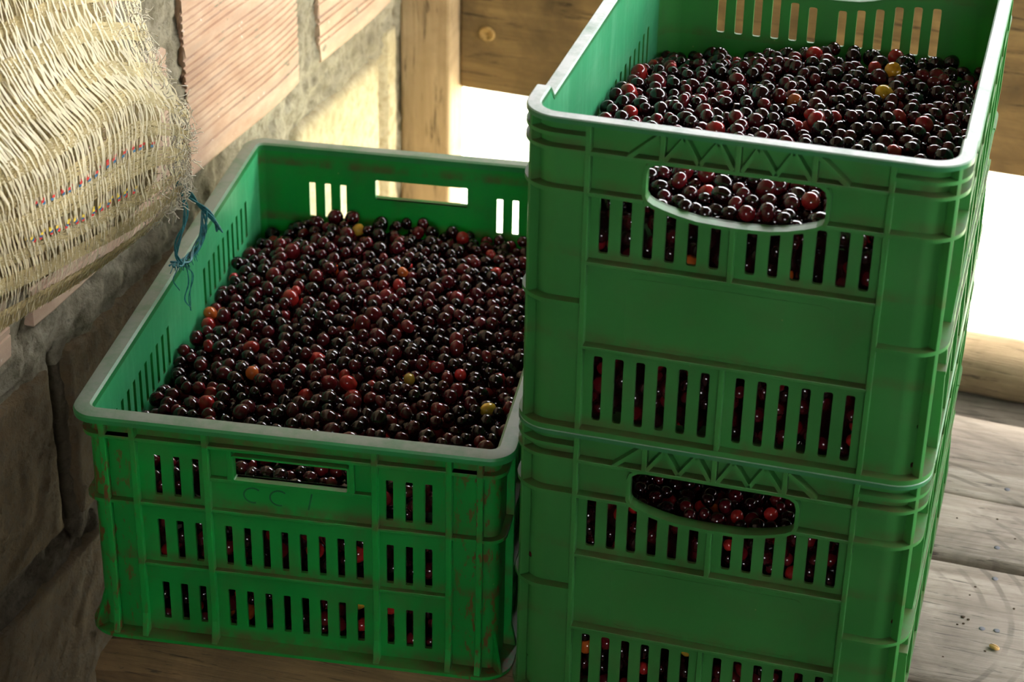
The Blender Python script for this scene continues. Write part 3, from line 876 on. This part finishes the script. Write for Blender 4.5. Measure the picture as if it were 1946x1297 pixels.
for key, (ox, oy, oz, rz, W_, L_, e_, H_, zt, seed, top) in specs.items():
    tops, fr, loc_, tr = heap(ox, oy, oz, rz, W_, L_, e_, H_, zt, seed, top)
    # balls that nothing covers, nearest to the camera first
    cand = []
    if key != 'A2':
        g = {}
        for i, b_ in enumerate(tops): g.setdefault((int(b_[0]//0.015), int(b_[1]//0.015)), []).append(i)
        for i, b_ in enumerate(tops):
            gi, gj = int(b_[0]//0.015), int(b_[1]//0.015); ok = True
            for a in (-1, 0, 1):
                for c in (-1, 0, 1):
                    for j in g.get((gi+a, gj+c), ()):
                        q = tops[j]
                        if j != i and q[2] > b_[2]+0.6*b_[3] and (q[0]-b_[0])**2+(q[1]-b_[1])**2 < (1.0*b_[3])**2: ok = False
            if not ok: continue
            # seen over the near rim?
            lb = loc_[i]; d = lb[1]
            if d < (0.055 if key == 'A1' else 0.030): continue
            cand.append((math.dist(b_[:3], CAM), i))
        cand.sort()
    take = set(i for _, i in cand[:144]); r = random.Random(seed+5)
    special = {}
    if key == 'A1':      # pale and bright ones that stand out, matched to the nearest heap cherry
        for (x, y, c, lb, rs) in ((0.291, 0.500, (0.55, 0.26, 0.012), 'orange-yellow coffee cherry, farther of two yellow ones in the top crate', 1.12), (0.289, 0.420, (0.50, 0.29, 0.012), 'golden yellow coffee cherry, nearer of two yellow ones in the top crate', 1.12),
                              (0.203, 0.533, (0.34, 0.012, 0.012), 'bright red coffee cherry at the back wall of the top crate', 1.25), (0.245, 0.289, (0.26, 0.010, 0.012), 'plump red coffee cherry in the middle of the top crate', 1.2), (0.345, 0.327, (0.30, 0.006, 0.012), 'crimson coffee cherry toward the right side of the top crate', 1.15)):
            special[(x*KA+ox, y*KA+oy)] = (c, lb, rs)
    if key == 'B':
        for (u, v, c, lb) in ((0.083, 0.155, (0.36, 0.015, 0.015), 'bright red coffee cherry near the front-left corner of the low crate'), (0.030, 0.321, (0.34, 0.012, 0.012), 'bright red coffee cherry beside the left wall of the low crate'),
                              (0.161, 0.263, (0.32, 0.012, 0.010), 'bright red coffee cherry left of centre in the low crate')):
            p = tr((u, v, 0, 1)); special[(p[0], p[1])] = (c, lb, 1.18)
    used = set()
    for (sx, sy), (c, lb, rs) in special.items():
        bi = max((i for i in range(len(tops)) if (tops[i][0]-sx)**2+(tops[i][1]-sy)**2 < 0.011**2), key=lambda i: tops[i][2], default=None)
        if bi is None: continue
        used.add(bi); b_ = tops[bi]; put_cherry((b_[0], b_[1], b_[2]+(0.0035 if 'yellow' in lb else 0.001)), 0.0074*(rs**0.5), c, lb, None, r)
    where = {'A1': 'the upper stacked crate', 'B': 'the low bright-green crate'}
    for i in sorted(take-used):
        b_ = tops[i]; t_ = tint(r)
        if t_[1] > 0.03: t_ = (0.20, 0.010, 0.012)
        look = 'near-black' if t_[0] < 0.022 else 'dark maroon' if t_[0] < 0.065 else 'deep red' if t_[0] < 0.14 else 'bright red'
        put_cherry(b_[:3], b_[3], t_, '%s coffee cherry near the front of the heap in %s' % (look, where[key]), '%s nearest cherries in %s' % (look, where[key]), r)
    items = []
    for i, b_ in enumerate(tops):
        if i in take or i in used: continue
        near = math.dist(b_[:3], CAM) < 9
        items.append(b_ + ((ME,)[0],) if zt(loc_[i][0], loc_[i][1])-loc_[i][2] < 0.020 else b_ + (LO,))
    for b_ in fr: items.append(b_ + (ME,))
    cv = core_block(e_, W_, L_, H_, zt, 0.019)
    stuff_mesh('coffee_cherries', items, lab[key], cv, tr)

# ------------------------------------------------------------------ woven sack hung on the wall
SACK = [[(-0.4162, -0.4753, 0.1812), (-0.3988, -0.4119, 0.181), (-0.3809, -0.3432, 0.1801), (-0.3583, -0.2763, 0.1815), (-0.3418, -0.1905, 0.178), (-0.3686, -0.007, 0.1203)], [(-0.3912, -0.4859, 0.1454), (-0.3748, -0.4257, 0.1435), (-0.358, -0.3606, 0.1411), (-0.3336, -0.3033, 0.1431), (-0.3264, -0.2067, 0.1316), (-0.3593, -0.0178, 0.0595)], [(-0.3723, -0.4718, 0.1031), (-0.3568, -0.4133, 0.0996), (-0.3378, -0.3558, 0.0975), (-0.3148, -0.3008, 0.0977), (-0.3221, -0.1792, 0.0751), (-0.3485, -0.0064, -0.0008)], [(-0.356, -0.4429, 0.0479), (-0.3414, -0.3852, 0.0425), (-0.3151, -0.3431, 0.0486), (-0.3069, -0.2622, 0.0422), (-0.3173, -0.1341, 0.0213), (-0.3364, 0.0215, -0.0618)], [(-0.3558, -0.4239, -0.0018), (-0.3392, -0.3737, -0.0061), (-0.3169, -0.3302, -0.0069), (-0.3111, -0.251, -0.0227), (-0.316, -0.1413, -0.0479), (-0.3283, -0.0044, -0.0907)], [(-0.3704, -0.3873, -0.0649), (-0.3543, -0.3398, -0.0695), (-0.3377, -0.2897, -0.0735), (-0.3298, -0.2184, -0.0853), (-0.3274, -0.1295, -0.1032), (-0.3295, -0.0209, -0.1194)], [(-0.399, -0.3556, -0.1285), (-0.387, -0.3053, -0.134), (-0.375, -0.2507, -0.1364), (-0.3657, -0.1875, -0.1425), (-0.3566, -0.1182, -0.1458), (-0.3507, -0.0364, -0.1489)]]
# carry the cloth on to where it is hung, above the picture
d_ = [tuple(2*a-b_ for a, b_ in zip(SACK[0][j], SACK[1][j])) for j in range(6)]
SACK = [[tuple(a+6*(a-b_) if k == 2 else a+(-0.02 if k == 0 else 0.0) for k, (a, b_) in enumerate(zip(d_[j], SACK[0][j]))) for j in range(6)], d_] + SACK
SG = np.array(SACK)     # rows x 6 x 3
def cr(p0, p1, p2, p3, t):
    return 0.5*((2*p1)+(-p0+p2)*t+(2*p0-5*p1+4*p2-p3)*t*t+(-p0+3*p1-3*p2+p3)*t**3)
def spl(P, t):
    n = len(P)-1; x = max(0, min(n-1e-6, t)); i = int(x); f = x-i
    return cr(P[max(i-1, 0)], P[i], P[i+1], P[min(i+2, n)], f)
def S(a, b_):     # a: 0..5 along the bands, b: 0..8 down the warp
    rows = [spl(SG[i], a) for i in range(max(0, int(b_)-1), min(len(SG)-1, int(b_)+2)+1)]
    base = max(0, int(b_)-1)
    return Vector(spl(np.array(rows), b_-base))
SN = len(SG)-1
LUT = {}
NA, NB = 50, 96
LG = [[S(5.0*i/NA, SN*j/NB) for j in range(NB+1)] for i in range(NA+1)]
def SF(a, b_):
    x = max(0, min(NA-1e-5, a/5*NA)); y = max(0, min(NB-1e-5, b_/SN*NB)); i, j = int(x), int(y); u, v = x-i, y-j
    return (LG[i][j]*(1-u)+LG[i+1][j]*u)*(1-v)+(LG[i][j+1]*(1-u)+LG[i+1][j+1]*u)*v
sack = empty('woven_sack', SF(2.5, 6) - WN*0.1); tag(sack, 'straw-coloured open-weave sack with frayed corner hanging in front of the brick wall', 'sack')
SO = sack.location.copy()
def ribbon(m, pts, w, side):
    """flat fibre: two-sided strip of width w, following pts"""
    b = len(m.v); n = len(pts)
    for i, p in enumerate(pts):
        d = pts[min(i+1, n-1)]-pts[max(i-1, 0)]; s = d.cross(side); s = s.normalized()*w/2 if s.length > 1e-9 else Vector((0, 0, w/2))
        m.v.append(tuple(p-s-SO)); m.v.append(tuple(p+s-SO))
    for i in range(n-1): m.f.append((b+2*i, b+2*i+1, b+2*i+3, b+2*i+2))
def weave(rs, off, nwarp, bands, per, gapmat, mat_warp, mat_band, w, nmw, nmb, loose=1.0, bmax=None):
    r = random.Random(rs); mw = MB()
    end = SN if bmax is None else bmax
    for k in range(nwarp):
        a0 = 5.0*(k+0.5+r.uniform(-0.45, 0.45))/nwarp; ph = r.uniform(0, 6.28); dr = r.uniform(-0.03, 0.03)*loose
        pts = []; n = 84; mess = 1+2.2*max(0, (a0-3.6)/1.4)
        for j in range(n+1):
            b_ = end*j/n
            a = a0+dr*math.sin(b_*1.1+ph)+0.012*mess*loose*noise.noise(Vector((b_*3.1, k*1.7, rs)))+0.014*mess*loose*noise.noise(Vector((b_*0.9, a0*4, rs+5)))
            p = SF(min(5, a), b_) + WN*(off+0.0012*math.sin(b_*5+k*math.pi)+0.002*mess*noise.noise(Vector((b_*4, k*0.9, 2))))
            pts.append(p)
        ribbon(mw, pts, w*r.uniform(0.65, 1.25), WN)
    ob = mw.build(nmw, mat_warp, sack, fixn=False); ob['kind'] = 'stuff'
    mbd = MB()
    for bc, width, cnt in bands:
        for q in range(cnt):
            b0 = bc+width*((q+0.5)/cnt-0.5)+r.uniform(-0.012, 0.012); ph = r.uniform(0, 6.28); pts = []; n = 90
            a_end = 5.0-r.uniform(0, 0.06)
            for i in range(n+1):
                a = a_end*i/n; mess = 1+3*max(0, (a-3.9))
                b_ = b0+0.018*mess*noise.noise(Vector((a*5, q*0.6, bc)))+0.015*noise.noise(Vector((a*1.3, bc, rs)))
                pts.append(SF(a, min(SN, b_)) + WN*(off+0.0011*math.sin(a*60+q*math.pi+ph)))
            ribbon(mbd, pts, per*r.uniform(0.7, 1.3), WN)
    ob = mbd.build(nmb, mat_band, sack, fixn=False); ob['kind'] = 'stuff'
bandsF = [(1.2, .3, 14), (2.15, .24, 12), (2.75, .2, 10), (3.35, .30, 16), (4.1, .34, 18), (4.85, .30, 16), (5.35, .20, 10), (5.8, .30, 16), (6.35, .22, 11), (6.85, .34, 20), (7.45, .16, 6)]
weave(3, 0.004, 150, [(b_, w_, int(c_*0.9)) for b_, w_, c_ in bandsF], 0.0014, None, M_STRAW, M_BAND, 0.0021, 'warp_fibres', 'weft_bands')
bandsK = [(0.9+0.235*k, .25, 9) for k in range(30)]
weave(9, -0.028, 170, bandsK, 0.0020, None, M_STRAW2, M_STRAW2, 0.0022, 'back_warp_fibres', 'back_weft_bands', 0.6, SN-0.02)
# dense olive hem at the bottom
m = MB(); r = random.Random(5)
for q in range(44):
    b0 = 7.45+0.55*q/44; pts = []
    for i in range(91):
        a = 5.0*i/90; pts.append(SF(a, b0+0.02*noise.noise(Vector((a*5, q*0.5, 3)))) + WN*(0.002+0.003*noise.noise(Vector((a*9, q, 1)))))
    ribbon(m, pts, 0.0021, WN)
m.build('hem', M_STRAW2, sack, fixn=False)['kind'] = 'stuff'
# striped coloured threads woven in
for (bb, mats) in ((5.55, (M_RED, M_BLUE)), (6.10, (M_YEL, M_BLUE, M_RED))):
    for q, mt in enumerate(mats):
        m = MB()
        for s in range(26):
            a0 = 1.75+0.085*s + (0.3 if bb < 6 else 0) + 0.03*math.sin(s*5.1+q); pts = [SF(a0+0.05*i/5, bb+0.035*q+0.01*math.sin(a0*5)) + WN*(0.0030+0.003*(s % 2)) for i in range(6)]
            ribbon(m, pts, 0.0024, WN)
        m.build('coloured_thread', mt, sack, fixn=False)
# frayed right edge
m = MB(); r = random.Random(8)
for q in range(620):
    b_ = r.uniform(2.6, 7.6); a = 5.0-abs(r.gauss(0, 0.22)); p = SF(a, b_)+WN*r.uniform(-0.012, 0.012)
    d = Vector((r.uniform(-0.2, 0.2), r.uniform(-0.6, 1), r.uniform(-1, 0.3))).normalized(); pts = []
    nloop = r.randint(8, 14); L = r.uniform(0.007, 0.019)*(1 if q % 30 else 2.4); cu = Vector((r.uniform(-1, 1), r.uniform(-1, 1), r.uniform(-1, 1)))
    for i in range(nloop):
        pts.append(p.copy()); d = (d+cu*0.22+Vector((r.uniform(-.4, .4), r.uniform(-.4, .4), r.uniform(-.4, .4)))).normalized(); p = p+d*L/nloop
    m.tube([tuple(x-SO) for x in pts], 0.00048, 4)
fr_ = m.build('frayed_edge', M_FRAY, sack, fixn=False, smooth=True); fr_['kind'] = 'stuff'

# teal twine tied to the corner of the sack
TW = [[(-0.3253, -0.032, -0.1026), (-0.3241, -0.0157, -0.1193), (-0.3224, 0.007, -0.1415), (-0.3206, 0.0321, -0.1697), (-0.3194, 0.0492, -0.194)], [(-0.3253, -0.032, -0.1026), (-0.3242, -0.0172, -0.1315), (-0.3244, -0.0204, -0.1497), (-0.3254, -0.0337, -0.1604), (-0.3259, -0.0398, -0.1744), (-0.3253, -0.032, -0.1908)], [(-0.3215, 0.0199, -0.1571), (-0.3218, 0.0153, -0.1779), (-0.3231, -0.0019, -0.19), (-0.3247, -0.0242, -0.1906), (-0.3264, -0.0476, -0.1849)], [(-0.3253, -0.032, -0.1908), (-0.3238, -0.0111, -0.2116), (-0.3244, -0.0201, -0.2304), (-0.3243, -0.0189, -0.2487)], [(-0.3257, -0.0373, -0.1899), (-0.3265, -0.0493, -0.1983), (-0.3259, -0.0405, -0.2154)], [(-0.3247, -0.0246, -0.1933), (-0.3245, -0.0209, -0.2183), (-0.3251, -0.0292, -0.2317), (-0.3244, -0.0196, -0.2454)]]
twine = empty('twine', TW[0][0]); twine.parent = sack; twine.location = Vector(TW[0][0])-SO
TO = Vector(TW[0][0]); r = random.Random(2)
for t_, P in enumerate(TW):
    P = np.array(P); n = 26; thick = (0.0026, 0.0019, 0.0025, 0.0007, 0.0007, 0.0007)[t_]; m = MB()
    for st in range((7, 5, 8, 2, 2, 2)[t_]):
        ph = r.uniform(0, 6.28); pts = []
        for i in range(n+1):
            x = i/n; c = Vector(spl(P, x*(len(P)-1))); rr = thick*(1+(1.2*x if t_ == 2 else 0.2*x))
            a = ph+x*9
            pts.append(c + WN*rr*math.cos(a)*0.9 + WD*rr*math.sin(a) + Vector((0, 0, 0.4*rr*math.sin(a*1.3))) - TO)
        m.tube(pts, 0.00105 if t_ < 3 else 0.0005, 5)
    if t_ == 2:
        for q in range(26):
            x = r.uniform(0.45, 1.0); c = Vector(spl(P, x*(len(P)-1)))-TO; d = Vector((r.uniform(-.3, .3), r.uniform(-.6, .6), r.uniform(-1, -.1))).normalized()
            m.tube([c+d*0.003*i+Vector((0, 0.0008*math.sin(i+q), 0)) for i in range(4)], 0.0004, 4)
    m.build('strand', M_TEAL, twine, smooth=True, fixn=False)

# ------------------------------------------------------------------ small things on the floor
for i, (x, y) in enumerate(((0.474, 0.119), (0.4764, 0.0648), (0.4712, -0.0205), (0.4849, -0.0197), (0.4752, 0.2293))):
    rings = [[(q*math.cos(a), q*math.sin(a), z) for a in [k*math.pi/5 for k in range(10)]] for q, z in ((0.0030, -0.001), (0.0030, 0.0004), (0.0022, 0.0008), (0.0004, 0.0009))]
    o = MB().loft(rings).build('nail', M_NAIL, flo, smooth=True); o.location = (x, y, 0.0)
def bean(loc, label):
    v, f = cherry_mesh(14, 10, 1.5, 0.0, 3); m = MB(); m.add([(x*0.0032, z*0.0036, y*0.0026 if y > 0 else y*0.0018) for x, y, z in v], f)
    o = m.build('coffee_bean', M_GRAIN, smooth=True); o.location = loc; o.rotation_euler = (0, 0, 1.1); tag(o, label, 'bean')
    g_ = MB().tube([(0.0002*math.sin(i), -0.0045+0.001*i, 0.00265-0.00006*(i-4.5)**2) for i in range(10)], 0.00025, 5).build('crease', M_DIRT, o)
    return o
bean((0.4849, -0.0491, FZ+0.0022), 'small tan coffee bean lying alone on the weathered floor plank')
def crumb(x, y, s, seed):
    r = random.Random(seed); v, f = cherry_mesh(7, 5, 1.2, 0, seed)
    m = MB(); m.add([(a*s*r.uniform(.7, 1.3), b_*s*r.uniform(.6, 1.2), c*s*0.5) for a, b_, c in v], f)
    o = m.build('crumb', M_DIRT); o.location = (x, y, FZ+s*0.35); return o
cr_ = [(0.452, -0.008, 0.0020), (0.4575, -0.0105, 0.0016), (0.4535, -0.018, 0.0013), (0.448, -0.021, 0.0011), (0.459, 0.045, 0.0012), (0.43, 0.16, 0.001), (0.47, 0.17, 0.0012), (0.477, -0.055, 0.0012), (0.455, 0.03, 0.001), (0.498, 0.02, 0.0013), (0.44, -0.075, 0.0010), (0.49, 0.14, 0.001)]
for i, (x, y, s) in enumerate(cr_):
    tag(crumb(x, y, s, i), 'tiny dark crumb of dried leaf scattered on the floor planks', 'crumb', 'crumbs on the floor planks')
